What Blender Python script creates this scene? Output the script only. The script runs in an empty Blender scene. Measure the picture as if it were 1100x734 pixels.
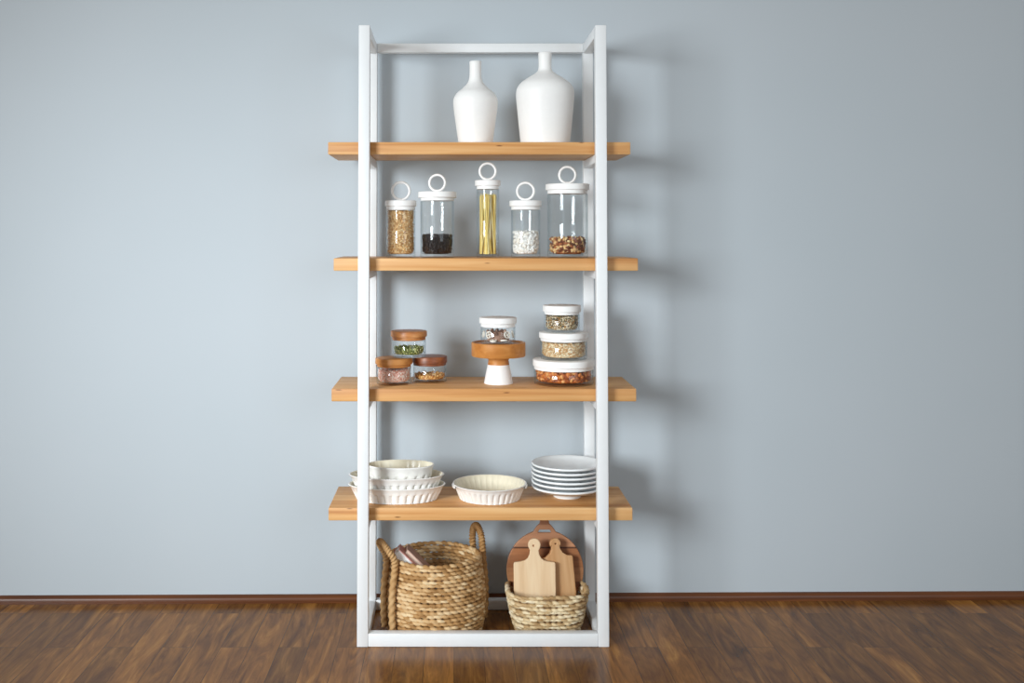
import bpy, bmesh, math, random
from mathutils import Vector, Matrix
PI = math.pi
SC = bpy.context.scene
COL = SC.collection
RND = random.Random(7)

# ------------------------------------------------------------------ camera
F, PX, PY = 1171.0, 488.0, 210.0          # focal length and principal point of the photograph, in pixels of 1100 x 734
PITCH = math.radians(2.0)
CAM = Vector((-0.104, -3.98, 1.49))
cd = bpy.data.cameras.new('camera'); cam = bpy.data.objects.new('camera', cd); COL.objects.link(cam)
cd.sensor_width = 36.0; cd.lens = F/1100*36
cd.shift_x = (550-PX)/1100; cd.shift_y = -(367-PY)/1100
cam.location = CAM; cam.rotation_euler = (PI/2+PITCH, 0, 0)
SC.camera = cam

def at(px, py, Y):
    """x and z of what the photograph shows at a pixel, at the depth Y of the room"""
    u, v = (px-PX)/F, (PY-py)/F
    dy = math.cos(PITCH)-v*math.sin(PITCH); dz = math.sin(PITCH)+v*math.cos(PITCH)
    t = (Y-CAM.y)/dy
    return CAM.x+u*t, CAM.z+dz*t
def px_at(Y, z=1.0):
    return ((Y-CAM.y)*math.cos(PITCH)+(z-CAM.z)*math.sin(PITCH))/F

# ------------------------------------------------------------------ materials
def lin(h):
    h = h.lstrip('#'); c = [int(h[i:i+2], 16)/255 for i in (0, 2, 4)]
    return tuple((x/12.92 if x <= .04045 else ((x+.055)/1.055)**2.4) for x in c)+(1.0,)
def new_mat(name):
    m = bpy.data.materials.new(name); m.use_nodes = True
    nt = m.node_tree; b = nt.nodes['Principled BSDF']
    return m, nt, b
def N(nt, t, **kw):
    n = nt.nodes.new(t)
    for k, v in kw.items():
        if hasattr(n, k) and not k[0].isupper(): setattr(n, k, v)
        else: n.inputs[k.replace('_', ' ')].default_value = v
    return n
def ramp(nt, stops):
    r = nt.nodes.new('ShaderNodeValToRGB'); e = r.color_ramp.elements
    while len(e) < len(stops): e.new(.5)
    for i, (p, c) in enumerate(stops):
        e[i].position = p; e[i].color = lin(c) if isinstance(c, str) else c
    return r
def plain(name, col, rough=.5, noise=.04, scale=30, bump=0.0, spec=.5, coat=0):
    m, nt, b = new_mat(name)
    tc = N(nt, 'ShaderNodeTexCoord'); no = N(nt, 'ShaderNodeTexNoise', Scale=scale, Detail=4.0)
    nt.links.new(tc.outputs['Object'], no.inputs['Vector'])
    c = lin(col); r = ramp(nt, [(.3, tuple(x*(1-noise) for x in c[:3])+(1,)), (.7, tuple(min(1, x*(1+noise)) for x in c[:3])+(1,))])
    nt.links.new(no.outputs['Fac'], r.inputs['Fac']); nt.links.new(r.outputs['Color'], b.inputs['Base Color'])
    b.inputs['Roughness'].default_value = rough; b.inputs['Specular IOR Level'].default_value = spec
    b.inputs['Coat Weight'].default_value = coat; b.inputs['Coat Roughness'].default_value = .1
    if bump:
        bp = N(nt, 'ShaderNodeBump', Strength=bump, Distance=.002)
        nt.links.new(no.outputs['Fac'], bp.inputs['Height']); nt.links.new(bp.outputs['Normal'], b.inputs['Normal'])
    return m
def wood(name, stops, stretch=(1.5, 30, 30), rough=.5, knots=None, ring=3.0, seed=0.0, spec=.4):
    """grain runs along the axis whose stretch is small"""
    m, nt, b = new_mat(name)
    tc = N(nt, 'ShaderNodeTexCoord'); oi = N(nt, 'ShaderNodeObjectInfo')
    ad = N(nt, 'ShaderNodeVectorMath', operation='ADD')
    mu = N(nt, 'ShaderNodeVectorMath', operation='SCALE'); mu.inputs['Scale'].default_value = 9.0
    cmb = N(nt, 'ShaderNodeCombineXYZ')
    for i in 'XYZ': nt.links.new(oi.outputs['Random'], cmb.inputs[i])
    nt.links.new(cmb.outputs[0], mu.inputs[0]); nt.links.new(mu.outputs[0], ad.inputs[1]); nt.links.new(tc.outputs['Object'], ad.inputs[0])
    mp = N(nt, 'ShaderNodeMapping'); mp.inputs['Scale'].default_value = stretch; mp.inputs['Location'].default_value = (seed, seed, seed)
    nt.links.new(ad.outputs[0], mp.inputs['Vector'])
    n1 = N(nt, 'ShaderNodeTexNoise', Scale=1.0, Detail=7.0, Distortion=.6); nt.links.new(mp.outputs[0], n1.inputs['Vector'])
    mp2 = N(nt, 'ShaderNodeMapping'); mp2.inputs['Scale'].default_value = tuple(s*.22 for s in stretch)
    nt.links.new(ad.outputs[0], mp2.inputs['Vector'])
    n2 = N(nt, 'ShaderNodeTexNoise', Scale=1.0, Detail=3.0, Distortion=1.2); nt.links.new(mp2.outputs[0], n2.inputs['Vector'])
    mm = N(nt, 'ShaderNodeMath', operation='MULTIPLY'); mm.inputs[1].default_value = .5
    nt.links.new(n1.outputs['Fac'], mm.inputs[0])
    ma = N(nt, 'ShaderNodeMath', operation='MULTIPLY_ADD'); ma.inputs[1].default_value = .5
    nt.links.new(n2.outputs['Fac'], ma.inputs[0]); nt.links.new(mm.outputs[0], ma.inputs[2])
    r = ramp(nt, stops); nt.links.new(ma.outputs[0], r.inputs['Fac'])
    out = r.outputs['Color']
    if knots:
        vo = N(nt, 'ShaderNodeTexVoronoi', Scale=1.0); mp3 = N(nt, 'ShaderNodeMapping'); mp3.inputs['Scale'].default_value = knots[1]
        nt.links.new(ad.outputs[0], mp3.inputs['Vector']); nt.links.new(mp3.outputs[0], vo.inputs['Vector'])
        kr = ramp(nt, [(0.035, (1, 1, 1, 1)), (.085, (0, 0, 0, 1))]); nt.links.new(vo.outputs['Distance'], kr.inputs['Fac'])
        mx = N(nt, 'ShaderNodeMix', data_type='RGBA'); nt.links.new(kr.outputs['Color'], mx.inputs['Factor'])
        nt.links.new(out, mx.inputs[6]); mx.inputs[7].default_value = lin(knots[0]); out = mx.outputs[2]
    nt.links.new(out, b.inputs['Base Color'])
    b.inputs['Roughness'].default_value = rough; b.inputs['Specular IOR Level'].default_value = spec
    bp = N(nt, 'ShaderNodeBump', Strength=.15, Distance=.002)
    nt.links.new(n1.outputs['Fac'], bp.inputs['Height']); nt.links.new(bp.outputs['Normal'], b.inputs['Normal'])
    return m
def glass(name, base=.035, edge='#ecf1f3'):
    m = bpy.data.materials.new(name); m.use_nodes = True; nt = m.node_tree; nt.nodes.clear()
    out = N(nt, 'ShaderNodeOutputMaterial'); mix = N(nt, 'ShaderNodeMixShader'); tr = N(nt, 'ShaderNodeBsdfTransparent'); gl = N(nt, 'ShaderNodeBsdfGlossy')
    gl.inputs['Roughness'].default_value = .03
    lw = N(nt, 'ShaderNodeLayerWeight', Blend=.5)
    p = N(nt, 'ShaderNodeMath', operation='POWER'); p.inputs[1].default_value = 3.5; nt.links.new(lw.outputs['Facing'], p.inputs[0])
    ma = N(nt, 'ShaderNodeMath', operation='MULTIPLY_ADD'); ma.inputs[1].default_value = .45; ma.inputs[2].default_value = base
    nt.links.new(p.outputs[0], ma.inputs[0]); nt.links.new(ma.outputs[0], mix.inputs['Fac'])
    p2 = N(nt, 'ShaderNodeMath', operation='POWER'); p2.inputs[1].default_value = 3.0; nt.links.new(lw.outputs['Facing'], p2.inputs[0])
    mx = N(nt, 'ShaderNodeMix', data_type='RGBA'); nt.links.new(p2.outputs[0], mx.inputs['Factor'])
    mx.inputs[6].default_value = (.985, .99, .99, 1); mx.inputs[7].default_value = lin(edge)
    nt.links.new(mx.outputs[2], tr.inputs['Color'])
    nt.links.new(tr.outputs[0], mix.inputs[1]); nt.links.new(gl.outputs[0], mix.inputs[2]); nt.links.new(mix.outputs[0], out.inputs['Surface'])
    return m
def straw(name, stops, scale=60):
    m, nt, b = new_mat(name)
    tc = N(nt, 'ShaderNodeTexCoord')
    n1 = N(nt, 'ShaderNodeTexNoise', Scale=scale, Detail=3.0); nt.links.new(tc.outputs['Object'], n1.inputs['Vector'])
    n2 = N(nt, 'ShaderNodeTexNoise', Scale=scale*.28, Detail=2.0); nt.links.new(tc.outputs['Object'], n2.inputs['Vector'])
    a = N(nt, 'ShaderNodeMath', operation='MULTIPLY'); a.inputs[1].default_value = .6; nt.links.new(n1.outputs['Fac'], a.inputs[0])
    a2 = N(nt, 'ShaderNodeMath', operation='MULTIPLY_ADD'); a2.inputs[1].default_value = .4; nt.links.new(n2.outputs['Fac'], a2.inputs[0]); nt.links.new(a.outputs[0], a2.inputs[2])
    at_ = N(nt, 'ShaderNodeAttribute'); at_.attribute_name = 'strand'
    hf = N(nt, 'ShaderNodeMath', operation='MULTIPLY'); hf.inputs[1].default_value = .5; nt.links.new(a2.outputs[0], hf.inputs[0])
    sm = N(nt, 'ShaderNodeMath', operation='MULTIPLY_ADD'); sm.inputs[1].default_value = .5
    nt.links.new(at_.outputs['Fac'], sm.inputs[0]); nt.links.new(hf.outputs[0], sm.inputs[2])
    r = ramp(nt, stops); nt.links.new(sm.outputs[0], r.inputs['Fac']); nt.links.new(r.outputs['Color'], b.inputs['Base Color'])
    b.inputs['Roughness'].default_value = .65; b.inputs['Specular IOR Level'].default_value = .3
    bp = N(nt, 'ShaderNodeBump', Strength=.5, Distance=.002); nt.links.new(n1.outputs['Fac'], bp.inputs['Height']); nt.links.new(bp.outputs['Normal'], b.inputs['Normal'])
    return m

M = {}
M['frame'] = plain('white_metal', '#eceeef', .35, .01)
M['ceramic'] = plain('white_matte_ceramic', '#f4f3f1', .5, .01, 60, .05)
M['lid'] = plain('white_lid', '#f6f5f3', .45, .01)
M['seal'] = plain('pale_seal', '#dad8d2', .5, .02)
M['glaze'] = plain('white_glaze', '#f4f2ee', .22, .012, 20)
M['cream'] = plain('cream_glaze', '#ece3cb', .25, .05, 14)
M['plate'] = plain('pale_plate_glaze', '#f1f4f5', .2, .01, 20)
M['fir'] = wood('fir_plank', [(.34, '#b5783f'), (.44, '#cf965a'), (.55, '#deac72'), (.68, '#eac28c')], (1.3, 46, 46), .5, ('#7a4a22', (5.5, 30, 30)))
M['acacia'] = wood('acacia_lid', [(.3, '#8a4c22'), (.5, '#bd7a42'), (.7, '#d69a5e')], (9, 70, 70), .4)
M['acacia_dark'] = wood('dark_acacia_lid', [(.3, '#4f2a18'), (.5, '#84492a'), (.7, '#a8683c')], (9, 70, 70), .4)
M['oak'] = wood('stand_wood', [(.3, '#a8662c'), (.5, '#c2803f'), (.7, '#d09555')], (8, 60, 60), .45)
M['maple'] = wood('pale_board', [(.3, '#d2ad83'), (.5, '#e2c29a'), (.7, '#eed6b2')], (40, 40, 3), .55)
M['beech'] = wood('tan_board', [(.3, '#ac7848'), (.5, '#c59463'), (.7, '#d8ae80')], (40, 40, 3), .55)
M['glass'] = glass('clear_glass')
M['straw'] = straw('seagrass', [(.2, '#8c6438'), (.4, '#b88d5a'), (.6, '#d2ae7e'), (.8, '#e6cda4')], 24)
M['pale_straw'] = straw('pale_seagrass', [(.2, '#a07c50'), (.42, '#c8aa7e'), (.6, '#e0caa2'), (.8, '#f0e2c6')], 30)
M['handle'] = straw('wrapped_handle', [(.32, '#6a4726'), (.48, '#a67a48'), (.62, '#c8a06c')], 90)

def multi_tone_board():
    m, nt, b = new_mat('striped_round_board')
    tc = N(nt, 'ShaderNodeTexCoord'); sp = N(nt, 'ShaderNodeSeparateXYZ'); nt.links.new(tc.outputs['Object'], sp.inputs[0])
    ma = N(nt, 'ShaderNodeMath', operation='MULTIPLY_ADD'); ma.inputs[1].default_value = 2.5; ma.inputs[2].default_value = 0
    nt.links.new(sp.outputs['Z'], ma.inputs[0])
    r = ramp(nt, [(0, '#a4683f'), (.20, '#86502f'), (.27, '#b47c50'), (.40, '#a2683e'), (.575, '#5c351c'), (.592, '#bb8560'), (.80, '#a06a48')])
    r.color_ramp.interpolation = 'CONSTANT'; nt.links.new(ma.outputs[0], r.inputs['Fac'])
    mp = N(nt, 'ShaderNodeMapping'); mp.inputs['Scale'].default_value = (6, 50, 70); nt.links.new(tc.outputs['Object'], mp.inputs['Vector'])
    no = N(nt, 'ShaderNodeTexNoise', Scale=1.0, Detail=6.0); nt.links.new(mp.outputs[0], no.inputs['Vector'])
    g = ramp(nt, [(.3, (.72, .7, .68, 1)), (.7, (1.1, 1.1, 1.1, 1))]); nt.links.new(no.outputs['Fac'], g.inputs['Fac'])
    mx = N(nt, 'ShaderNodeMix', data_type='RGBA', blend_type='MULTIPLY'); mx.inputs['Factor'].default_value = 1
    nt.links.new(r.outputs['Color'], mx.inputs[6]); nt.links.new(g.outputs['Color'], mx.inputs[7]); nt.links.new(mx.outputs[2], b.inputs['Base Color'])
    b.inputs['Roughness'].default_value = .5
    return m
M['round_board'] = multi_tone_board()

def wall_mat():
    m, nt, b = new_mat('pale_blue_grey_paint')
    tc = N(nt, 'ShaderNodeTexCoord'); no = N(nt, 'ShaderNodeTexNoise', Scale=220.0, Detail=3.0); nt.links.new(tc.outputs['Object'], no.inputs['Vector'])
    n2 = N(nt, 'ShaderNodeTexNoise', Scale=1.1, Detail=2.0); nt.links.new(tc.outputs['Object'], n2.inputs['Vector'])
    r = ramp(nt, [(.3, '#bcc5cb'), (.7, '#c0c8ce')]); nt.links.new(n2.outputs['Fac'], r.inputs['Fac']); nt.links.new(r.outputs['Color'], b.inputs['Base Color'])
    bp = N(nt, 'ShaderNodeBump', Strength=.04, Distance=.001); nt.links.new(no.outputs['Fac'], bp.inputs['Height']); nt.links.new(bp.outputs['Normal'], b.inputs['Normal'])
    b.inputs['Roughness'].default_value = .6; b.inputs['Specular IOR Level'].default_value = .3
    return m
def floor_mat():
    m, nt, b = new_mat('stained_oak_planks')
    tc = N(nt, 'ShaderNodeTexCoord')
    mp = N(nt, 'ShaderNodeMapping'); mp.inputs['Rotation'].default_value = (0, 0, PI/2); nt.links.new(tc.outputs['Object'], mp.inputs['Vector'])
    br = N(nt, 'ShaderNodeTexBrick'); br.offset = .37; br.offset_frequency = 2
    for k, v in (('Scale', 1.0), ('Mortar Size', .0012), ('Mortar Smooth', .1), ('Bias', .0), ('Brick Width', .95), ('Row Height', .105)): br.inputs[k].default_value = v
    br.inputs['Color1'].default_value = (0, 0, 0, 1); br.inputs['Color2'].default_value = (1, 1, 1, 1); br.inputs['Mortar'].default_value = (.5, .5, .5, 1)
    nt.links.new(mp.outputs[0], br.inputs['Vector'])
    # grain, shifted from plank to plank
    sc = N(nt, 'ShaderNodeVectorMath', operation='SCALE'); sc.inputs['Scale'].default_value = 5.0; nt.links.new(br.outputs['Color'], sc.inputs[0])
    ad = N(nt, 'ShaderNodeVectorMath', operation='ADD'); nt.links.new(tc.outputs['Object'], ad.inputs[0]); nt.links.new(sc.outputs[0], ad.inputs[1])
    m2 = N(nt, 'ShaderNodeMapping'); m2.inputs['Scale'].default_value = (17, 2.4, 1); nt.links.new(ad.outputs[0], m2.inputs['Vector'])
    n1 = N(nt, 'ShaderNodeTexNoise', Scale=1.0, Detail=8.0, Roughness=.62, Distortion=1.4); nt.links.new(m2.outputs[0], n1.inputs['Vector'])
    m3 = N(nt, 'ShaderNodeMapping'); m3.inputs['Scale'].default_value = (150, 7, 1); nt.links.new(ad.outputs[0], m3.inputs['Vector'])
    n2 = N(nt, 'ShaderNodeTexNoise', Scale=1.0, Detail=4.0); nt.links.new(m3.outputs[0], n2.inputs['Vector'])
    r1 = ramp(nt, [(.28, '#593716'), (.42, '#7a4e22'), (.56, '#94632c'), (.72, '#b5803f')]); nt.links.new(n1.outputs['Fac'], r1.inputs['Fac'])
    r2 = ramp(nt, [(.36, (.62, .60, .58, 1)), (.55, (1, 1, 1, 1))]); nt.links.new(n2.outputs['Fac'], r2.inputs['Fac'])
    x1 = N(nt, 'ShaderNodeMix', data_type='RGBA', blend_type='MULTIPLY'); x1.inputs['Factor'].default_value = .5
    nt.links.new(r1.outputs['Color'], x1.inputs[6]); nt.links.new(r2.outputs['Color'], x1.inputs[7])
    r3 = ramp(nt, [(0, (.66, .64, .62, 1)), (1, (1.12, 1.10, 1.06, 1))]); nt.links.new(br.outputs['Color'], r3.inputs['Fac'])
    x2 = N(nt, 'ShaderNodeMix', data_type='RGBA', blend_type='MULTIPLY'); x2.inputs['Factor'].default_value = 1
    nt.links.new(x1.outputs[2], x2.inputs[6]); nt.links.new(r3.outputs['Color'], x2.inputs[7])
    x3 = N(nt, 'ShaderNodeMix', data_type='RGBA'); x3.inputs[7].default_value = lin('#22160e')
    sf = N(nt, 'ShaderNodeMath', operation='MULTIPLY'); sf.inputs[1].default_value = .7; nt.links.new(br.outputs['Fac'], sf.inputs[0])
    nt.links.new(sf.outputs[0], x3.inputs['Factor']); nt.links.new(x2.outputs[2], x3.inputs[6]); nt.links.new(x3.outputs[2], b.inputs['Base Color'])
    bp = N(nt, 'ShaderNodeBump', Strength=.06, Distance=.002); nt.links.new(n2.outputs['Fac'], bp.inputs['Height']); nt.links.new(bp.outputs['Normal'], b.inputs['Normal'])
    b.inputs['Roughness'].default_value = .24; b.inputs['Specular IOR Level'].default_value = .16
    return m
M['wall'] = wall_mat(); M['floor'] = floor_mat()
M['trim'] = wood('brown_shoe_moulding', [(.3, '#472410'), (.5, '#663818'), (.7, '#80491f')], (2, 60, 60), .35)

# ------------------------------------------------------------------ mesh helpers
def link(name, bm, mat, parent=None, smooth=True, angle=38, loc=None, rot=None):
    me = bpy.data.meshes.new(name)
    bmesh.ops.recalc_face_normals(bm, faces=bm.faces[:])
    bm.to_mesh(me); bm.free()
    for m in (mat if isinstance(mat, (list, tuple)) else [mat]): me.materials.append(m)
    if smooth:
        me.polygons.foreach_set('use_smooth', [True]*len(me.polygons)); me.set_sharp_from_angle(angle=math.radians(angle))
    o = bpy.data.objects.new(name, me); COL.objects.link(o)
    if parent: o.parent = parent
    if loc: o.location = loc
    if rot: o.rotation_euler = rot
    return o
def tag(o, label=None, cat=None, group=None, kind=None):
    for k, v in (('label', label), ('category', cat), ('group', group), ('kind', kind)):
        if v: o[k] = v
    return o
def thing(name, label, cat, loc, rotz=0, group=None):
    o = bpy.data.objects.new(name, None); COL.objects.link(o); o.empty_display_size = .05
    o.location = loc; o.rotation_euler = (0, 0, rotz)
    return tag(o, label, cat, group)
def box(bm, x0, x1, y0, y1, z0, z1, bev=0.0, seg=2, mat=0):
    vs = [bm.verts.new((x, y, z)) for x in (x0, x1) for y in (y0, y1) for z in (z0, z1)]
    fs = [bm.faces.new([vs[i] for i in q]) for q in ((0, 1, 3, 2), (4, 6, 7, 5), (0, 4, 5, 1), (2, 3, 7, 6), (0, 2, 6, 4), (1, 5, 7, 3))]
    for f in fs: f.material_index = mat
    if bev:
        es = list({e for f in fs for e in f.edges})
        bmesh.ops.bevel(bm, geom=es, offset=bev, segments=seg, profile=.5, affect='EDGES')
    return bm
def B(*a, **k): return box(bmesh.new(), *a, **k)
def lathe(bm, prof, n=64, sx=1.0, sy=1.0, mod=None, mat=None, closed=False):
    """prof: (r, z) from one pole to the other; r = 0 makes a pole; mod(i, theta) scales r"""
    rings = []
    for i, (r, z) in enumerate(prof):
        if r <= 1e-6: rings.append([bm.verts.new((0, 0, z))]); continue
        ring = []
        for k in range(n):
            t = 2*PI*k/n; q = r*(mod(i, t) if mod else 1)
            ring.append(bm.verts.new((q*math.cos(t)*sx, q*math.sin(t)*sy, z)))
        rings.append(ring)
    pairs = list(zip(rings, rings[1:]))
    if closed: pairs.append((rings[-1], rings[0]))
    for j, (a, b) in enumerate(pairs):
        for k in range(n):
            k2 = (k+1) % n
            if len(a) == 1 and len(b) == 1: continue
            if len(a) == 1: f = bm.faces.new((a[0], b[k], b[k2]))
            elif len(b) == 1: f = bm.faces.new((a[k], b[0], a[k2]))
            else: f = bm.faces.new((a[k], b[k], b[k2], a[k2]))
            if mat: f.material_index = mat(j)
    return bm
def curve_fn(points, n):
    """smooth Catmull-Rom through the points"""
    P = [Vector(p) for p in points]; out = []
    for i in range(len(P)-1):
        p0 = P[max(i-1, 0)]; p1 = P[i]; p2 = P[i+1]; p3 = P[min(i+2, len(P)-1)]
        for j in range(n):
            t = j/n
            out.append(.5*((2*p1)+(p2-p0)*t+(2*p0-5*p1+4*p2-p3)*t*t+(3*p1-p0-3*p2+p3)*t**3))
    out.append(P[-1]); return out
def sweep(bm, path, rad, n=12, closed=False, twist=None):
    """tube along a path; twist(i, phi) scales the radius"""
    m = len(path); rings = []
    up = None
    for i, p in enumerate(path):
        a = path[(i-1) % m] if (closed or i > 0) else path[i]
        b = path[(i+1) % m] if (closed or i < m-1) else path[i]
        d = (b-a).normalized()
        if up is None: up = Vector((0, 0, 1)) if abs(d.z) < .9 else Vector((0, 1, 0))
        s = d.cross(up).normalized(); u = s.cross(d).normalized()
        if not closed: up = u
        else: up = Vector((0, 0, 1))
        ring = []
        for k in range(n):
            f = 2*PI*k/n; r = (rad(i) if callable(rad) else rad)*(twist(i, f) if twist else 1)
            ring.append(bm.verts.new(p+s*r*math.cos(f)+u*r*math.sin(f)))
        rings.append(ring)
    pr = list(zip(rings, rings[1:]))
    if closed: pr.append((rings[-1], rings[0]))
    for a, b in pr:
        for k in range(n): bm.faces.new((a[k], a[(k+1) % n], b[(k+1) % n], b[k]))
    if not closed:
        bm.faces.new(rings[0][::-1]); bm.faces.new(rings[-1])
    return bm
def smooth_profile(pts, n=5):
    return [(max(0, p.x), p.y) for p in curve_fn([(a, b, 0) for a, b in pts], n)]

# ------------------------------------------------------------------ the room
WY = .495
def struct(name, bm, mat, **k):
    o = link(name, bm, mat, **k); o['kind'] = 'structure'; return o
struct('floor', B(-3.6, 3.6, -5.2, .75, -.05, 0), M['floor'], smooth=False)
WROT = math.radians(.75)
w = struct('wall_back', B(-3.6, 3.6, 0, .12, -.05, 3.1), M['wall'], smooth=False); w.location = (0, WY, 0); w.rotation_euler = (0, 0, WROT)
bm = bmesh.new(); prof = [(0, 0), (-.019, 0), (-.019, .008)]+[(-.019*math.cos(a*PI/12), .010+.021*math.sin(a*PI/12)) for a in range(1, 6)]+[(0, .031)]
A = [bm.verts.new((-3.6, y, z)) for y, z in prof]; Bv = [bm.verts.new((3.6, y, z)) for y, z in prof]
for i in range(len(prof)):
    j = (i+1) % len(prof); bm.faces.new((A[i], A[j], Bv[j], Bv[i]))
bm.faces.new(A[::-1]); bm.faces.new(Bv)
t = struct('baseboard_back', bm, M['trim']); t.location = (0, WY, 0); t.rotation_euler = (0, 0, WROT)

# ------------------------------------------------------------------ shelving unit
XL, XR, H, PW, DEP = at(384.3, 367, 0)[0], at(653, 367, 0)[0], at(500, 26.8, 0)[1], .0405, .385
rack = thing('shelving_unit', 'tall white metal shelving unit with four fir plank shelves against the wall', 'shelving unit', ((XL+XR)/2, 0, 0))
hw = (XR-XL)/2; CX = (XL+XR)/2
BV = .003
for s in (-1, 1):
    a, b = sorted((s*hw, s*(hw-PW)))
    link('post', B(a, b, 0, PW, 0, H, BV), M['frame'], rack)
    link('post', B(a, b, DEP, DEP+PW, 0, H+.002, BV), M['frame'], rack)
    link('side_rail', B(a+.0005, b-.0005, PW, DEP, .0005, .038, BV), M['frame'], rack)
    link('side_rail', B(a+.0005, b-.0005, PW, DEP, H-.042, H-.0005, BV), M['frame'], rack)
link('front_rail', B(-hw+PW, hw-PW, .0005, PW-.0005, .0005, .0475, BV), M['frame'], rack)
link('back_rail', B(-hw+PW, hw-PW, DEP+.0005, DEP+PW-.0005, .0005, .0385, BV), M['frame'], rack)
zb = at(518, 46.5, DEP)[1]
link('back_rail', B(-hw+PW, hw-PW, DEP+.0005, DEP+PW-.0005, zb-.037, zb, BV), M['frame'], rack)
ST = .046
SHELF = []
for i, (xa, xb, yt) in enumerate(((352.3, 677.3, 152.6), (358.3, 685.5, 277.6), (356, 683.7, 418.0), (352.8, 679.6, 546.0))):
    z = at(518, yt, PW)[1]; x0 = at(xa, yt, PW)[0]-CX; x1 = at(xb, yt, PW)[0]-CX
    bm = B(x0, x1, PW+.002, DEP-.002, z-ST, z, .003, 2)
    # sawn ends are never quite square, edges a little worn
    link('shelf', bm, M['fir'], rack)['label'] = 'orange-brown fir plank shelf'
    SHELF.append(z)
    for s in (-1, 1):
        a, b = sorted((s*hw, s*(hw-PW)))
        link('side_rail', B(a+.001, b-.001, PW, DEP, z-ST-.031, z-ST, BV), M['frame'], rack)
Z1, Z2, Z3, Z4 = SHELF

# ------------------------------------------------------------------ vases
def vase(label, prof_px, Y, zbase):
    """prof_px: (half width, y) in pixels down the outline"""
    cx = prof_px[0]; x = at(cx, 110, Y)[0]
    v = thing('bottle_vase', label, 'vase', (x, Y, zbase), 0, 'white bottle vases')
    s = px_at(Y, 1.9)
    pts = [(r*s, at(cx, y, Y)[1]-zbase) for r, y in prof_px[1]]
    pts[-1] = (pts[-1][0], 0.0)
    body = smooth_profile(pts[1:], 6)
    top = pts[0]
    lipz = top[1]; rin = top[0]-.004
    full = [(0, lipz-.06), (rin, lipz-.06), (rin, lipz-.002), (rin+.001, lipz), (top[0]-.0015, lipz), (top[0], lipz-.0015)]
    full += body
    full += [(pts[-1][0]-.004, -.0), (0, 0)]
    bm = lathe(bmesh.new(), full, 72)
    link('vase_body', bm, M['ceramic'], v, angle=50)
    return v
vase('smaller white bottle vase with slim neck on the top shelf', (510.8, [(6.6, 66), (6.4, 70), (6.5, 82), (8.6, 89), (14, 95), (20, 100), (23.4, 106), (23.9, 112), (23, 121), (20.3, 140), (18.2, 156)]), .20, Z1)
vase('larger white bottle vase with broad shoulders on the top shelf', (585.6, [(7.3, 56.6), (7.1, 60), (7.2, 74), (11, 79), (19, 84), (26.5, 89.5), (30.4, 95.5), (31.3, 102), (30.6, 112), (28.3, 136), (26.3, 156)]), .20, Z1)

# ------------------------------------------------------------------ jars
GW = .0028
def glass_body(r, h, base=.013, gap=0):
    rr = .005
    if h < .075: base = .009
    p = [(0, 0), (r-rr, 0), (r-rr*.3, rr*.3), (r, rr), (r, h-.001), (r-.001, h), (r-GW, h-.001), (r-GW, base+.008), (r-GW-.0024, base+.0024), (r-GW-.008, base), (0, base)]
    return lathe(bmesh.new(), p, 56)
def lid_mesh(R, h, rc, hc, bev=.003):
    """disc of radius R on top of a collar of radius rc and height hc that starts at z = 0"""
    p = [(0, 0), (rc-.0005, 0), (rc, .0006), (rc, hc), (R-bev*.6, hc), (R, hc+bev*.6), (R, hc+h-bev), (R-bev*.3, hc+h-bev*.3), (R-bev, hc+h), (0, hc+h)]
    return lathe(bmesh.new(), p, 56)
def jar(label, cx, ybot, w_glass, w_lid, y_lid, y_lid2, y_col, Y, z0, mat, group, ring=None, rot=0, roll=0, collar_mat=None):
    """pixel sizes of the photograph turned into metres at the depth Y"""
    s = px_at(Y, z0+.1); x = at(cx, ybot, Y)[0]
    r = w_glass*.5*s; R = w_lid*.5*s
    zl = at(cx, y_lid, Y)[1]-z0; zl2 = at(cx, y_lid2, Y)[1]-z0; zc = at(cx, y_col, Y)[1]-z0
    j = thing('storage_jar', label, 'jar', (x, Y, z0), rot, group)
    hg = zc
    link('glass_body', glass_body(r, hg), M['glass'], j, angle=50)
    hc = zl2-zc
    l = link('lid', lid_mesh(R, zl-zl2, r-.0012, hc), mat, j, loc=(0, 0, zc+.0004))
    if ring:
        ro = ring*.5*s; tr = .0050
        path = [Vector((math.cos(a)*(ro-tr), 0, math.sin(a)*(ro-tr))) for a in [2*PI*k/48 for k in range(48)]]
        bm = bmesh.new(); rings = []
        for a in [2*PI*k/48 for k in range(48)]:
            rings.append([bm.verts.new(((ro-tr+tr*math.cos(f))*math.cos(a), 1.15*tr*math.sin(f), (ro-tr+tr*math.cos(f))*math.sin(a))) for f in [2*PI*q/10 for q in range(10)]])
        for k in range(48):
            p_, q_ = rings[k], rings[(k+1) % 48]
            for f in range(10): bm.faces.new((p_[f], p_[(f+1) % 10], q_[(f+1) % 10], q_[f]))
        link('ring_handle', bm, mat, l, loc=(0, 0, hc+zl-zl2+ro-.0012), angle=80, rot=(0, 0, RND.uniform(-.25, .25)))
    return dict(x=x, Y=Y, z=z0, r=r-GW-.0006, floor=z0+(.0132 if hg >= .075 else .0092), s=s, top=z0+zc+.0004+hc+zl-zl2)
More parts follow.
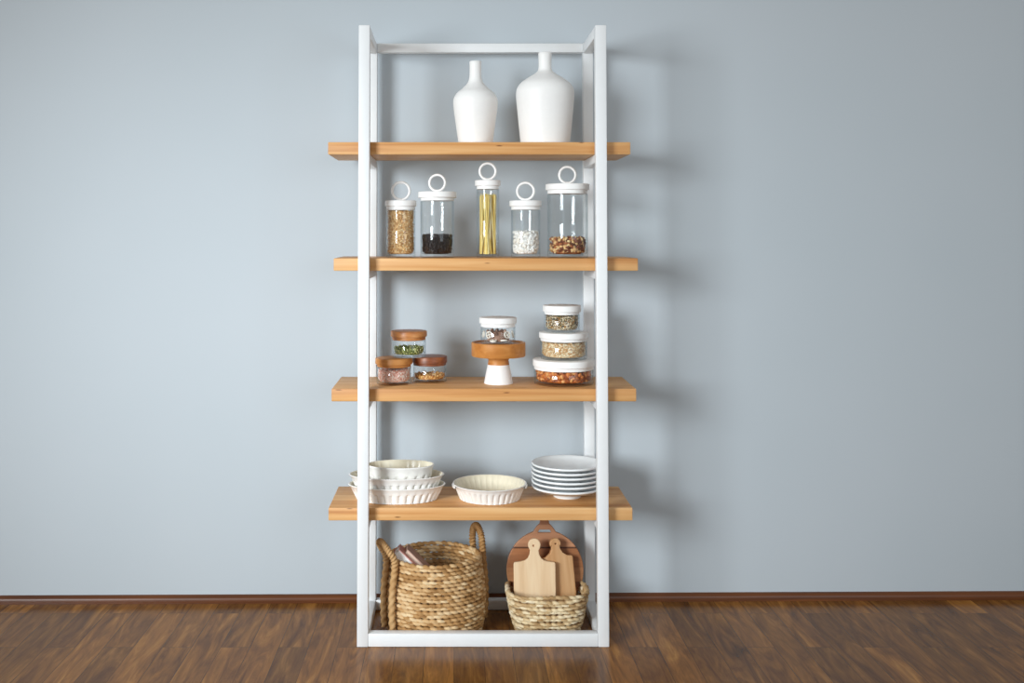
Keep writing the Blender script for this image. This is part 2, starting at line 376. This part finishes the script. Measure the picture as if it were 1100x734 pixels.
def grain_bm(bm, c, sc, rot, mat, kind):
    if kind == 'round':
        g = bmesh.ops.create_icosphere(bm, subdivisions=1, radius=1.0)
    elif kind == 'lump':
        g = bmesh.ops.create_icosphere(bm, subdivisions=2, radius=1.0)
        sd = RND.random()*50
        for v in g['verts']:
            n = 1+.22*math.sin(5*v.co.x+sd)*math.cos(4*v.co.y+sd*1.7)+.12*math.sin(9*v.co.z+sd)
            v.co *= n
    else:
        g = bmesh.ops.create_icosphere(bm, subdivisions=1, radius=1.0)
    m = Matrix.Translation(c) @ rot @ Matrix.Diagonal((sc[0], sc[1], sc[2], 1))
    bmesh.ops.transform(bm, matrix=m, verts=g['verts'])
    for v in g['verts']:
        for f in v.link_faces: f.material_index = mat
def filling(name, label, cat, J, h, size, mats, nwall, ntop, kind='round', core=0, slope=0, rough_top=.004):
    """loose food in a jar: one countless mass, its outer grains modelled one by one"""
    bm = bmesh.new(); R = J['r']; mx = max(size)
    rc = R-mx*1.9
    lathe(bm, [(0, .001), (rc-.008, .001), (rc, .008), (rc, h-mx*.8), (rc*.7, h-mx*.5), (0, h-mx*.4)], 40, mat=lambda j: core)
    for i in range(nwall+ntop):
        rot = Matrix.Rotation(RND.uniform(0, 6.28), 4, 'Z') @ Matrix.Rotation(RND.uniform(-1.2, 1.2), 4, 'X') @ Matrix.Rotation(RND.uniform(-.8, .8), 4, 'Y')
        a = RND.uniform(0, 2*PI)
        k = RND.uniform(.8, 1.15); sc = tuple(q*k for q in size); big = max(sc)
        if i < nwall:
            if math.sin(a) > .35 and RND.random() < .6: a = -a
            r = R-big*.95-RND.uniform(0, .9)*mx; z = RND.uniform(big, max(h-big*.6, big*1.1))
        else:
            r = (R-big)*math.sqrt(RND.random()); z = h-big*.6+RND.uniform(-.5, 1)*rough_top
        z += slope*math.cos(a)*r if z > h*.6 else 0
        z = max(z, big); r = min(r, R-big*.95-max(0, .009-(z-big))*.9)
        c = Vector((r*math.cos(a), r*math.sin(a), z))
        rot = Matrix.Rotation(a+PI/2, 4, 'Z') @ Matrix.Rotation(RND.uniform(-.5, .5), 4, 'X') @ Matrix.Rotation(RND.uniform(0, PI), 4, 'Y') if i < nwall else rot
        grain_bm(bm, c, sc, rot, RND.randrange(len(mats)), kind)
    o = link(name, bm, mats, smooth=True, angle=60)
    o.location = (J['x'], J['Y'], J['floor'])
    return tag(o, label, cat, None, 'stuff')
def food(name, col, rough=.6, noise=.15): return plain(name, col, rough, noise, 120)

RG = 'glass jars with white ring lids on the second shelf'
RY = .16
J1 = jar('short glass jar of tan grains with white ring lid, nearest the left post', 430.5, 276.8, 31.5, 33.6, 215.8, 222, 226, RY, Z2, M['lid'], RG, 21.5)
J2 = jar('wide glass jar holding a little black food under a white ring lid', 469.7, 276.8, 36.5, 41.2, 206.3, 212.8, 216, RY, Z2, M['lid'], RG, 20)
J3 = jar('tallest slim glass jar full of upright spaghetti with white ring lid', 524, 276.8, 24.5, 27.6, 194, 200, 203.6, RY, Z2, M['lid'], RG, 20)
J4 = jar('short glass jar half full of white chunks with white ring lid', 564.7, 276.8, 31.5, 34.6, 215.8, 222, 225.6, RY, Z2, M['lid'], RG, 21)
J5 = jar('widest tall glass jar with mixed nuts at its bottom, by the right post', 609.8, 276.8, 43.5, 47, 198, 204.6, 208.6, RY, Z2, M['lid'], RG, 20.3)
def hpx(J, y): return at(500, y, J['Y'])[1]-J['floor']
wheat = [food('wheat_a', '#e8c48c'), food('wheat_b', '#d6a468'), food('wheat_c', '#f3dcae'), food('wheat_d', '#c08a50')]
filling('wheat_grains', 'tan grains filling the short jar nearest the left post', 'grains', J1, hpx(J1, 226.5), (.0022, .0022, .0036), wheat, 1500, 130)
beans = [food('bean_a', '#1d1514', .35), food('bean_b', '#2a1d1a', .35), food('bean_c', '#130f10', .3)]
filling('black_beans', 'small black beans at the bottom of the wide ring-lidded jar', 'beans', J2, hpx(J2, 252.3), (.0036, .0032, .0052), beans, 420, 110)
bm = bmesh.new(); hs = hpx(J3, 208)
spaghetti_mats = [food('pasta_a', '#f4de86', .5, .06), food('pasta_b', '#e6c462', .5, .06), food('pasta_c', '#f8eaaa', .5, .06)]
for i in range(120):
    a = RND.uniform(0, 2*PI); rr = (J3['r']*.90)*math.sqrt(RND.uniform(.05, 1)); a2 = a+RND.gauss(0, .6); r2 = min(J3['r']*.88, max(0, rr*.92+RND.uniform(-.006, .006)))
    rr = min(rr, J3['r']-.010); p0 = Vector((rr*math.cos(a), rr*math.sin(a), .0005)); p1 = Vector((r2*math.cos(a2)+.004, r2*math.sin(a2), hs-RND.uniform(0, .012)))
    if p1.xy.length > J3['r']-.003: p1.xy = p1.xy.normalized()*(J3['r']-.003)
    n0 = len(bm.faces); sweep(bm, [p0, p0.lerp(p1, .5), p1], .00155, 6); bm.faces.ensure_lookup_table()
    k = RND.randrange(3)
    for f in bm.faces[n0:]: f.material_index = k
o = link('spaghetti', bm, spaghetti_mats); o.location = (J3['x'], J3['Y'], J3['floor'])
tag(o, 'dry yellow spaghetti standing in the tallest slim jar', 'pasta', None, 'stuff')
white = [food('white_a', '#fbf9f5', .6, .03), food('white_b', '#f6efe4', .6, .03), food('white_c', '#f7f5f1', .6, .04)]
filling('white_chunks', 'white chunks of dry food half filling the short ring-lidded jar', 'dry food', J4, hpx(J4, 249), (.0055, .0045, .0065), white, 260, 60, 'lump')
nuts = [food('nut_a', '#a8643a'), food('nut_b', '#d4a46c'), food('nut_c', '#6a3a24'), food('nut_d', '#f0d4a0'), food('nut_e', '#84482e'), food('nut_f', '#e6be84')]
filling('mixed_nuts', 'mixed brown and cream nuts at the bottom of the widest tall jar', 'nuts', J5, hpx(J5, 255), (.0058, .0055, .0090), nuts, 260, 80, 'round')

def flat_lid_jar(*a, **k): return jar(*a, **k)
WG = 'small glass jars with wooden lids'
JB = jar('wooden-lidded glass jar of pink salt, lower left of the stack of three', 423.2, 413, 37, 40, 384.4, 391, 393.6, .185, Z3, M['oak'], WG)
JC = jar('wooden-lidded glass jar of orange bits, lower right of the stack of three', 461.6, 411, 36, 37.5, 382.5, 389.5, 392, .25, Z3, M['acacia_dark'], WG)
zt = max(JB['top'], JC['top'])
JA = jar('wooden-lidded glass jar of green seeds sitting on top of two others', 439.2, 383.5, 36.5, 39, 355.4, 361.6, 365.0, .215, zt+.0006, M['acacia'], WG)
salt = [food('salt_a', '#f0b8a4', .5), food('salt_b', '#f8d8ca', .5), food('salt_c', '#de9c86', .5), food('salt_d', '#faeae0', .5)]
filling('pink_salt', 'coarse pink salt in the lower left wooden-lidded jar', 'salt', JB, hpx(JB, 396.5), (.0024, .0024, .003), salt, 900, 200)
fruit = [food('fruit_a', '#d6964a', .45), food('fruit_b', '#b87434', .45), food('fruit_c', '#edc07a', .45)]
filling('orange_bits', 'orange-brown dried bits in the lower right wooden-lidded jar', 'dried fruit', JC, hpx(JC, 401.5), (.0038, .003, .0052), fruit, 230, 130, 'lump')
pump = [food('seed_green_a', '#98a24c', .5), food('seed_green_b', '#6f7a34', .5), food('seed_green_c', '#cfd08c', .5), food('seed_green_d', '#56612a', .5)]
filling('green_seeds', 'green seeds in the topmost wooden-lidded jar', 'seeds', JA, hpx(JA, 372.5), (.0036, .0016, .0055), pump, 420, 190)

# cake stand with the small jar of wheels
SY = .19
sx = at(535.5, 410, SY)[0]; s = px_at(SY, Z3)
def hz(y, Y=SY): return at(500, y, Y)[1]-Z3
stand = thing('cake_stand', 'small round wooden cake stand on a white cone foot, third shelf', 'cake stand', (sx, SY, Z3))
zA, zB, zC = hz(391.6), hz(382.5), hz(367.6)
link('stand_base', lathe(bmesh.new(), [(0, 0), (15.2*s, 0), (15.6*s, .002), (11.6*s, zA), (0, zA)], 56), M['ceramic'], stand)
link('stand_plate', lathe(bmesh.new(), [(0, zA), (11.6*s, zA), (10.9*s, zA+.016), (12.2*s, zB-.002), (12.6*s, zB), (28.4*s, zB), (29*s, zB+.003), (29*s, zC-.002), (28.4*s, zC), (26.6*s, zC), (26.2*s, zC-.005), (0, zC-.005)], 64), M['oak'], stand)
JD = jar('white-lidded glass jar of wheel shapes sitting on the wooden cake stand', 535, 368, 37.4, 40.2, 341.0, 347.5, 351.0, SY, Z3+zC-.0048, M['lid'], 'small glass jars with flat white lids')
wheel_mat = food('wheel', '#faf4e8', .6, .03)
def wheel():
    bm = bmesh.new(); ro, tk = .0135, .0055
    for (r0, r1) in ((.0103, ro), (.0, .0028)):
        p = [(r1, -tk/2), (r1, tk/2), (r0, tk/2), (r0, -tk/2)] if r0 else [(0, -tk/2), (r1, -tk/2), (r1, tk/2), (0, tk/2)]
        lathe(bm, p, 24, closed=bool(r0))
    for k in range(4):
        a = 2*PI*k/4+.4; n0 = len(bm.verts)
        sweep(bm, [Vector((math.cos(a)*.002, math.sin(a)*.002, 0)), Vector((math.cos(a)*.0105, math.sin(a)*.0105, 0))], .0016, 8)
    return bm
wm = link('wheel_cracker', wheel(), wheel_mat)
spots = []
for k, (a, zz, tl) in enumerate(((-2.25, .0270, 1.40), (-.95, .0270, 1.42), (-.15, .0260, 1.35), (-2.98, .0260, 1.35), (-2.0, .0050, .16), (-1.1, .0056, -.12))):
    o = wm if k == 0 else wm.copy()
    if k: COL.objects.link(o)
    r = JD['r']-.0068 if tl > 1 else JD['r']-.0165
    c = Vector((JD['x']+r*math.cos(a), JD['Y']+r*math.sin(a), JD['floor']+zz))
    o.location = c; o.rotation_euler = (tl, 0, a+PI/2)
    tag(o, 'cream wheel-shaped piece standing upright in the jar on the cake stand' if tl > 1 else 'cream wheel-shaped piece lying flat in the jar on the cake stand', 'cracker', 'cream wheel-shaped pieces in the jar on the cake stand')
brown = [food('crumb_a', '#9a7662'), food('crumb_b', '#b89a88'), food('crumb_c', '#6f5040')]
def heap():
    bm = bmesh.new()
    for i in range(60):
        a = RND.uniform(0, 2*PI); r = (JD['r']-.024)*math.sqrt(RND.random()); z = RND.uniform(.005, .040)
        grain_bm(bm, Vector((r*math.cos(a), r*math.sin(a), z)), (.006, .0045, .008), Matrix.Rotation(RND.uniform(0, 6), 4, 'X') @ Matrix.Rotation(RND.uniform(0, 6), 4, 'Z'), RND.randrange(3), 'lump')
    lathe(bm, [(0, .0005), (JD['r']-.024, .0005), (JD['r']-.026, .036), (0, .038)], 24)
    o = link('brown_crumbs', bm, brown); o.location = (JD['x'], JD['Y'], JD['floor'])
    tag(o, 'brown bits among the wheels in the jar on the cake stand', 'dry food', None, 'stuff')
heap()

FG = 'small glass jars with flat white lids'
TY = .19
JE = jar('widest white-lidded glass tub of orange nut pieces, bottom of its stack', 605.6, 413.5, 63.8, 66.2, 385.8, 393, 396.4, TY, Z3, M['lid'], FG)
JF = jar('white-lidded glass tub of beige flakes, middle of its stack', 605.6, 384.5, 50.2, 52.8, 356.8, 363, 366, TY, JE['top']+.0006, M['lid'], FG)
JG = jar('smallest white-lidded glass jar of speckled seeds, topmost of its stack', 603.7, 355, 38, 41, 328, 334.8, 337.6, TY, JF['top']+.0006, M['lid'], FG)
pec = [food('pecan_a', '#d47c36', .45), food('pecan_b', '#964c22', .45), food('pecan_c', '#eaa864', .45), food('pecan_d', '#b4602c', .45)]
filling('orange_nut_pieces', 'orange-brown nut pieces in the widest flat glass tub', 'nuts', JE, hpx(JE, 397.0), (.0068, .0055, .0095), pec, 240, 130, 'lump')
oat = [food('oat_a', '#e6ccA2'), food('oat_b', '#d8b484'), food('oat_c', '#f4e4c4'), food('oat_d', '#cc9a64')]
filling('beige_flakes', 'beige flakes in the middle white-lidded glass tub', 'flakes', JF, hpx(JF, 367.0), (.0034, .0014, .0042), oat, 1000, 200)
mix = [food('mix_a', '#ecdcc0'), food('mix_b', '#a07c4c'), food('mix_c', '#4a4030'), food('mix_d', '#b8843f'), food('mix_e', '#dac8a4'), food('mix_f', '#6d6a4c')]
filling('speckled_seeds', 'speckled light and dark seeds in the topmost white-lidded jar', 'seeds', JG, hpx(JG, 339.0), (.0026, .002, .0038), mix, 700, 120)

# ------------------------------------------------------------------ baking dishes
def fluted_dish(label, loc, rx0, ry0, rx1, ry1, h, nfl, group, amp=.05, rot=0, band=.42, name='baking_dish', lugs=None):
    """oval dish: base half-axes rx0, ry0 and rim half-axes rx1, ry1"""
    d = thing(name, label, 'baking dish', loc, rot, group)
    wt = .0042; n = nfl*10
    lev = [(.0, .96, 0), (.02, 1.0, 0), (.05, 1.0, 1)]+[(t, 1.0, 1) for t in (.15, .3, .45)]+[(1-band-.06, 1.0, 1), (1-band, 1.0, .25), (1-band+.05, 1.0, 0), (.9, 1.0, 0), (.93, 1.018, 0), (.97, 1.02, 0), (1.0, 1.008, 0)]
    bm = bmesh.new(); rings = []
    def ring(t, k, fl, inner=0):
        rx = rx0+(rx1-rx0)*t; ry = ry0+(ry1-ry0)*t; out = []
        for j in range(n):
            a = 2*PI*j/n; q = k*(1-(amp*(1-abs(math.sin(nfl*a/2)))**1.6 if fl else 0)*fl)
            out.append(bm.verts.new(((rx*q-inner)*math.cos(a), (ry*q-inner)*math.sin(a), t*h if not inner else max(t*h, .006))))
        return out
    for t, k, fl in lev: rings.append(ring(t, k, fl))
    ninner = len(rings)
    for t, k, fl in ((1.0, 1.0, 0), (.96, 1.0, 0), (.5, 1, .5), (.15, 1, .5), (.02, .985, 0)): rings.append(ring(t, k, fl, wt if t < .99 else wt*.6))
    bot = bm.verts.new((0, 0, 0)); top = bm.verts.new((0, 0, .006))
    for i, (a, b) in enumerate(zip(rings, rings[1:])):
        for j in range(n):
            f = bm.faces.new((a[j], a[(j+1) % n], b[(j+1) % n], b[j])); f.material_index = 1 if i >= ninner else 0
    for j in range(n):
        bm.faces.new((bot, rings[0][(j+1) % n], rings[0][j]))
        f = bm.faces.new((top, rings[-1][j], rings[-1][(j+1) % n])); f.material_index = 1
    link('dish_body', bm, [M['glaze'], M['cream']], d, angle=55)
    if lugs:
        for sgn in (-1, 1):
            L = bmesh.new(); vs = []
            for zz in (-.0035, .0035):
                row = []
                for j in range(13):
                    a = -lugs[0]+2*lugs[0]*j/12; e = lugs[1]*(1-((j-6)/6)**2)**.5
                    row.append(((rx1-.004)*math.cos(a), (ry1-.004)*math.sin(a), (rx1+e)*math.cos(a), (ry1+e)*math.sin(a)))
                vs.append([[L.verts.new((sgn*x_, y_, zz)) for x_, y_ in ((q[0], q[1]), (q[2], q[3]))] for q in row])
            for j in range(12):
                lo, hi = vs
                L.faces.new((lo[j][0], lo[j+1][0], lo[j+1][1], lo[j][1])); L.faces.new((hi[j][0], hi[j][1], hi[j+1][1], hi[j+1][0]))
                L.faces.new((lo[j][1], lo[j+1][1], hi[j+1][1], hi[j][1])); L.faces.new((lo[j][0], hi[j][0], hi[j+1][0], lo[j+1][0]))
            link('lug_handle', L, M['glaze'], d, loc=(0, 0, h-.010))
    return d
OY = .185
ox = at(426.3, 530, OY)[0]; s4 = px_at(OY, Z4)
OG = 'stack of white oval baking dishes'
fluted_dish('white oval fluted baking dish at the bottom of the stack of three', (ox, OY, Z4), 43*s4, .098, 51.5*s4, .108, .058, 34, OG, .09)
fluted_dish('white oval fluted baking dish in the middle of the stack of three', (ox-.001, OY, Z4+.0365), 43*s4, .097, 50.5*s4, .107, .058, 34, OG, .09)
fluted_dish('smaller deep oval baking dish with cream inside, on top of the stack', (at(430.2, 520, OY)[0], OY, Z4+.0365+.0065), 31*s4, .072, 35.8*s4, .080, .087, 19, OG, .085, 0, .38)
RX = at(526, 530, .20)[0]; RYY = .195
fluted_dish('round white fluted baking dish with cream inside, standing alone', (RX, RYY, Z4), 32.5*s4, 32.5*s4*1.0, 39.2*s4, 39.2*s4*1.0, .058, 34, None, .05, 0, .3, lugs=(.32, .005))

# ------------------------------------------------------------------ plates
PLY = .222
plx = at(609.4, 520, PLY)[0]
def plate_bm(R, hgt):
    rf = .054
    p = [(0, .006), (rf-.007, .009), (rf-.006, 0), (rf-.001, 0), (rf+.001, .0125), (R*.60, .0175), (R*.80, .0245), (R*.93, hgt-.0095), (R-.001, hgt-.0075), (R, hgt-.006), (R, hgt-.0015), (R-.0015, hgt), (R-.006, hgt-.001), (R*.91, hgt-.0065), (R*.78, .0285), (R*.6, .0215), (rf+.004, .0166), (0, .0163)]
    return lathe(bmesh.new(), p, 80)
PLL = ['white footed plate at the bottom of the plate stack', 'white plate second from the bottom of the plate stack', 'white plate third from the bottom of the plate stack',
       'white plate fourth from the bottom of the plate stack', 'white plate just under the topmost plate of the stack', 'topmost white plate of the plate stack']
base = None; z = Z4
for i, lb in enumerate(PLL):
    if i == 0:
        base = thing('dinner_plate', lb, 'plate', (plx, PLY, z), 0, 'stack of white plates')
        pm = link('plate_body', plate_bm(.1365, .0440), M['plate'], base, angle=60)
    else:
        t_ = base.copy(); COL.objects.link(t_); c_ = pm.copy(); COL.objects.link(c_); c_.parent = t_
        t_.location = (plx+RND.uniform(-.0012, .0012), PLY+RND.uniform(-.0012, .0012), z); t_['label'] = lb
    z += .0168+(.0015 if i == 0 else 0)

# ------------------------------------------------------------------ baskets
def loop_path(rx, ry, z, n, p=2.0, wob=0, ph=0):
    out = []
    for k in range(n):
        a = 2*PI*k/n; c, s_ = math.cos(a), math.sin(a)
        r = 1/((abs(c)/rx)**p+(abs(s_)/ry)**p)**(1/p)
        out.append(Vector((r*c, r*s_, z+wob*math.sin(3*a+ph))))
    return out
def woven(profile, rows, nl, rt, p, name, mat, parent, seg=8, wob=.001, squash=1.0):
    """rows of twisted strands laid one on another; profile(t) gives the half-axes at height share t"""
    bm = bmesh.new(); tone = []
    for i in range(rows):
        t = i/(rows-1); rx, ry, z = profile(t)
        n = nl*seg; ph = i*PI+RND.uniform(-.7, .7); tones = [RND.random() for _ in range(nl+1)]
        jit = [RND.uniform(.90, 1.12) for _ in range(nl)]
        def tw(k, f, ph=ph, jit=jit):
            a = 2*PI*k/n*nl+ph+f
            return jit[(k//seg) % nl]*(.55+.60*abs(math.sin(a/2))**.6)
        path = loop_path(rx, ry, z, n, p, wob, ph)
        m = n; rings = []
        for k in range(n):
            d = (path[(k+1) % n]-path[k-1]).normalized(); u = Vector((0, 0, 1)); sd = d.cross(u).normalized()
            ring = []
            for f_ in range(10):
                f = 2*PI*f_/10; r = rt*tw(k, f)
                ring.append(bm.verts.new(path[k]+sd*r*1.25*math.cos(f)+u*r*math.sin(f)*squash))
                tone.append(tones[int((2*PI*k/n*nl+ph+f)//(2*PI)) % nl])
            rings.append(ring)
        for k in range(n):
            a_, b_ = rings[k], rings[(k+1) % n]
            for f_ in range(10): bm.faces.new((a_[f_], a_[(f_+1) % 10], b_[(f_+1) % 10], b_[f_]))
    o = link(name, bm, mat, parent, angle=75)
    at_ = o.data.attributes.new('strand', 'FLOAT', 'POINT'); at_.data.foreach_set('value', tone)
    return o
def basket_floor(rx, ry, z, p, mat, parent):
    bm = bmesh.new()
    lo = [bm.verts.new(v) for v in loop_path(rx, ry, z, 64, p)]; hi = [bm.verts.new(v+Vector((0, 0, .008))) for v in loop_path(rx, ry, z, 64, p)]
    for k in range(64): bm.faces.new((lo[k], lo[(k+1) % 64], hi[(k+1) % 64], hi[k]))
    bm.faces.new(lo[::-1]); bm.faces.new(hi)
    return link('basket_base', bm, mat, parent)
# round basket
BY = .206
bx, _ = at(467.5, 640, BY); rt = .0074
basket = thing('round_basket', 'large round seagrass basket with two loop handles on the floor', 'basket', (bx, BY, 0))
HB = at(467, 606, .04)[1]-.009
def prof_round(t):
    q = .172+.012*math.sin(PI*min(1, t*1.15))-.004*t
    return q+.001, min(q-.012, .160), rt+(HB-2*rt)*t+.0005
woven(prof_round, 20, 40, rt, 2.0, 'basket_wall', M['straw'], basket, 9, .0015)
basket_floor(.170, .154, .004, 2.0, M['straw'], basket)
def handle(ang, lean, hh, side_to):
    """a loop of wrapped rope that runs down the outside of the basket as two braided strands"""
    t_ = Vector((-math.sin(ang), math.cos(ang), 0)); o_ = Vector((math.cos(ang), math.sin(ang), 0))
    rt = .010
    def base(z):
        rx, ry, _ = prof_round(max(0, min(1, z/HB))); return 1/math.sqrt((o_.x/rx)**2+(o_.y/ry)**2)
    pts = []
    w_ = .040
    for z_ in (.02, .09, .17, HB-.03): pts.append(o_*(base(z_)+rt+.009)+t_*(w_*.95)+Vector((0, 0, z_)))
    up = Vector((0, 0, 1))*math.cos(lean)+o_*math.sin(lean)
    b0 = o_*(base(HB)+rt+.006)+Vector((0, 0, HB))
    for a in range(0, 9):
        th = PI*a/8; pts.append(b0+t_*(w_*math.cos(th))+up*(.012+hh*math.sin(th)**.8))
    for z_ in (HB-.03, .17, .09, .02): pts.append(o_*(base(z_)+rt+.009)-t_*(w_*.95)+Vector((0, 0, z_)))
    path = curve_fn(pts, 20)
    def rad(i): return .0125
    def tw(i, f): return .70+.42*abs(math.sin(f+i*.42))
    o = link('handle', sweep(bmesh.new(), path, rad, 12, False, tw), M['straw'] if side_to else M['handle'], basket, angle=75)
    at_ = o.data.attributes.new('strand', 'FLOAT', 'POINT'); at_.data.foreach_set('value', [.45]*len(o.data.vertices))
    return o
handle(math.radians(207), .55, .070, True)
handle(math.radians(27), -.05, .070, False)

# books leaning in the round basket
pages = plain('book_pages', '#fbf5f0', .7, .1, 220); cov1 = plain('red_cover', '#d59a90', .5, .05); cov2 = plain('dusty_pink_cover', '#c6a08e', .5, .05); pages2 = plain('tan_pages', '#e2c8b4', .7, .06, 160)
def book(label, px, py, Y, th, cov, pg, lean, L=.31, W=.17):
    x, z = at(px, py, Y)
    b = thing('book', label, 'book', (x, Y, z), 0, 'books leaning in the round basket')
    b.rotation_euler = (0, lean, 0)
    # local origin: the upper corner of the front edge; the book hangs below it along -z, its thickness runs to -x
    link('cover', box(box(B(-.003, 0, 0, W, -L, 0), -th, -th+.003, 0, W, -L, 0), -th, 0, W-.003, W, -L, 0), cov, b, smooth=False)
    link('page_block', B(-th+.003, -.003, .003, W-.004, -L+.003, -.003), pg, b, smooth=False)
    return b
book('pale book with red cover leaning in the round basket, nearer the handle', 429.0, 590.5, .115, .034, cov1, pages, -math.radians(46), .30, .075)
book('thin dusty pink book leaning in the round basket', 437.8, 590.5, .135, .022, cov2, pages2, -math.radians(46), .30, .075)

# low basket with boards
LY = .198
lx, _ = at(587.5, 650, LY)
low = thing('low_basket', 'low pale woven basket holding cutting boards on the floor', 'basket', (lx, LY, 0))
rl = .0072; HL = .152
def prof_low(t):
    q = t**.75
    return .116+.034*q, .098+.018*q, rl+(HL-2*rl)*t+.0005
woven(prof_low, 11, 32, rl, 2.8, 'basket_wall', M['pale_straw'], low, 8, .003)
basket_floor(.116, .098, .004, 2.8, M['pale_straw'], low)

def board_mesh(name, outline, holes, th, mat, parent, bev=.003):
    cu = bpy.data.curves.new(name, 'CURVE'); cu.dimensions = '2D'; cu.fill_mode = 'BOTH'; cu.extrude = th/2-bev; cu.bevel_depth = bev; cu.bevel_resolution = 2; cu.offset = -bev
    for pl in [outline]+holes:
        sp = cu.splines.new('POLY'); sp.points.add(len(pl)-1); sp.use_cyclic_u = True
        for q, (a, b_) in zip(sp.points, pl): q.co = (a, b_, 0, 1)
    tmp = bpy.data.objects.new(name, cu)
    COL.objects.link(tmp); dg = bpy.context.evaluated_depsgraph_get()
    me = bpy.data.meshes.new_from_object(tmp.evaluated_get(dg)); bpy.data.objects.remove(tmp); bpy.data.curves.remove(cu)
    me.transform(Matrix.Rotation(PI/2, 4, 'X'))
    me.materials.clear(); me.materials.append(mat)
    me.polygons.foreach_set('use_smooth', [True]*len(me.polygons)); me.set_sharp_from_angle(angle=math.radians(35))
    o = bpy.data.objects.new(name, me); COL.objects.link(o); o.parent = parent
    return o
def arc(cx, cy, r, a0, a1, n): return [(cx+r*math.cos(math.radians(a0+(a1-a0)*k/n)), cy+r*math.sin(math.radians(a0+(a1-a0)*k/n))) for k in range(n+1)]
def paddle(w, hb, neck, ht, rk, sh=.03):
    """rectangular board of width w and height hb with a necked round handle to the total height ht"""
    pts = arc(-w/2+.006, .006, .006, 270, 180, 4)[::-1][::-1]
    right = [(w/2-.006, 0)]+arc(w/2-.006, .006, .006, 270, 360, 4)[1:]+arc(w/2-.008, hb-.008, .008, 0, 80, 4)
    # shoulder sweeps up into the neck
    right += [(w/2-.02, hb+.001), (neck+.020, hb+.006), (neck+.009, hb+.014), (neck+.002, hb+.028), (neck, hb+.042)]
    a = math.degrees(math.asin(min(1, neck/rk)))
    head = arc(0, ht-rk, rk, -90+a+22, 90, 12)
    right = right+head
    left = [(-x, y) for x, y in right[::-1]]
    return right+left[1:]
sb = px_at(.17, .25)
# front paddle board
x0, zt = at(573.6, 577.2, .235)
fb = thing('paddle_board', 'pale square paddle cutting board with a hole in its handle, in front', 'cutting board', (x0-.0005, .170, .016), 0, 'boards in the low basket')
bw = at(596.2, 620, .2)[0]-at(551.2, 620, .2)[0]
hb = at(573, 603.5, .2)[1]-.016; ht = zt-.016
pb = board_mesh('board', [(x_, y_) for x_, y_ in paddle(bw, hb, 4.7*sb, ht/math.cos(.16), 6.8*sb)], [arc(-.003, ht-6.5*sb, .0035, 0, 330, 10)], .016, M['maple'], fb)
fb.rotation_euler = (-.16, 0, 0)
# second paddle board, turned
x1, zt1 = at(594.0, 576.2, .27)
sbm = thing('paddle_board', 'tan paddle cutting board partly behind the paler one, in the low basket', 'cutting board', (x1+.028, .203, .022), 0, 'boards in the low basket')
board_mesh('board', paddle(.126, at(600, 594.5, .24)[1]-.030, 4.3*sb, zt1-.018, 6.0*sb), [arc(0.001, zt1-.018-6.0*sb, .0032, 0, 330, 10)], .020, M['beech'], sbm)
sbm.rotation_euler = (-.155, -.06, .14)
# round board with a handle, at the back
xr, zr = at(585, 611, .29)
rb = thing('round_board', 'large round striped serving board with a short handle, behind the others', 'cutting board', (xr, .258, zr-.151*math.cos(.12)), 0, 'boards in the low basket')
R_ = .1485
out = arc(0, .151, R_, 107, 433, 90)
out += [(.040, .151+R_+.001), (.030, .151+R_+.014), (.019, .151+R_+.024), (.016, .151+R_+.040), (.013, .151+R_+.050), (-.013, .151+R_+.050), (-.016, .151+R_+.040), (-.019, .151+R_+.024), (-.030, .151+R_+.014), (-.040, .151+R_+.001)]
board_mesh('board', out, [[(-.026, .151+R_-.009), (.026, .151+R_-.009), (.020, .151+R_+.002), (-.020, .151+R_+.002)]], .018, M['round_board'], rb)
rb.rotation_euler = (-.12, 0, 0)

# ------------------------------------------------------------------ light
def area(name, loc, target, size, size_y, power, col, spread=180):
    l = bpy.data.lights.new(name, 'AREA'); l.shape = 'RECTANGLE'; l.size = size; l.size_y = size_y; l.energy = power; l.color = col; l.spread = math.radians(spread)
    o = bpy.data.objects.new(name, l); COL.objects.link(o); o.location = loc
    o.rotation_euler = (Vector(target)-Vector(loc)).to_track_quat('-Z', 'Y').to_euler(); return o
area('window_daylight', (-3.4, -4.2, 1.9), (-.15, .45, .8), 1.7, 1.7, 42.5, (.89, .96, 1.0), 62)
area('cool_fill', (2.6, -4.6, 1.9), (.9, .4, 1.0), 2.4, 2.0, 50, (.76, .90, 1.0))  # added soft fill that cools and lifts the right side, no known window there
wd = bpy.data.worlds.new('room_ambience'); SC.world = wd; wd.use_nodes = True
bg = wd.node_tree.nodes['Background']; bg.inputs['Color'].default_value = (1.0, .955, .90, 1); bg.inputs['Strength'].default_value = .36
vs = SC.view_settings; vs.view_transform = 'Standard'; vs.look = 'None'; vs.gamma = 1; vs.exposure = 0
try: vs.use_curve_mapping = False
except Exception: pass
SC.cycles.max_bounces = 10; SC.cycles.transparent_max_bounces = 24; SC.cycles.diffuse_bounces = 4; SC.cycles.glossy_bounces = 4
SC.cycles.use_denoising = True
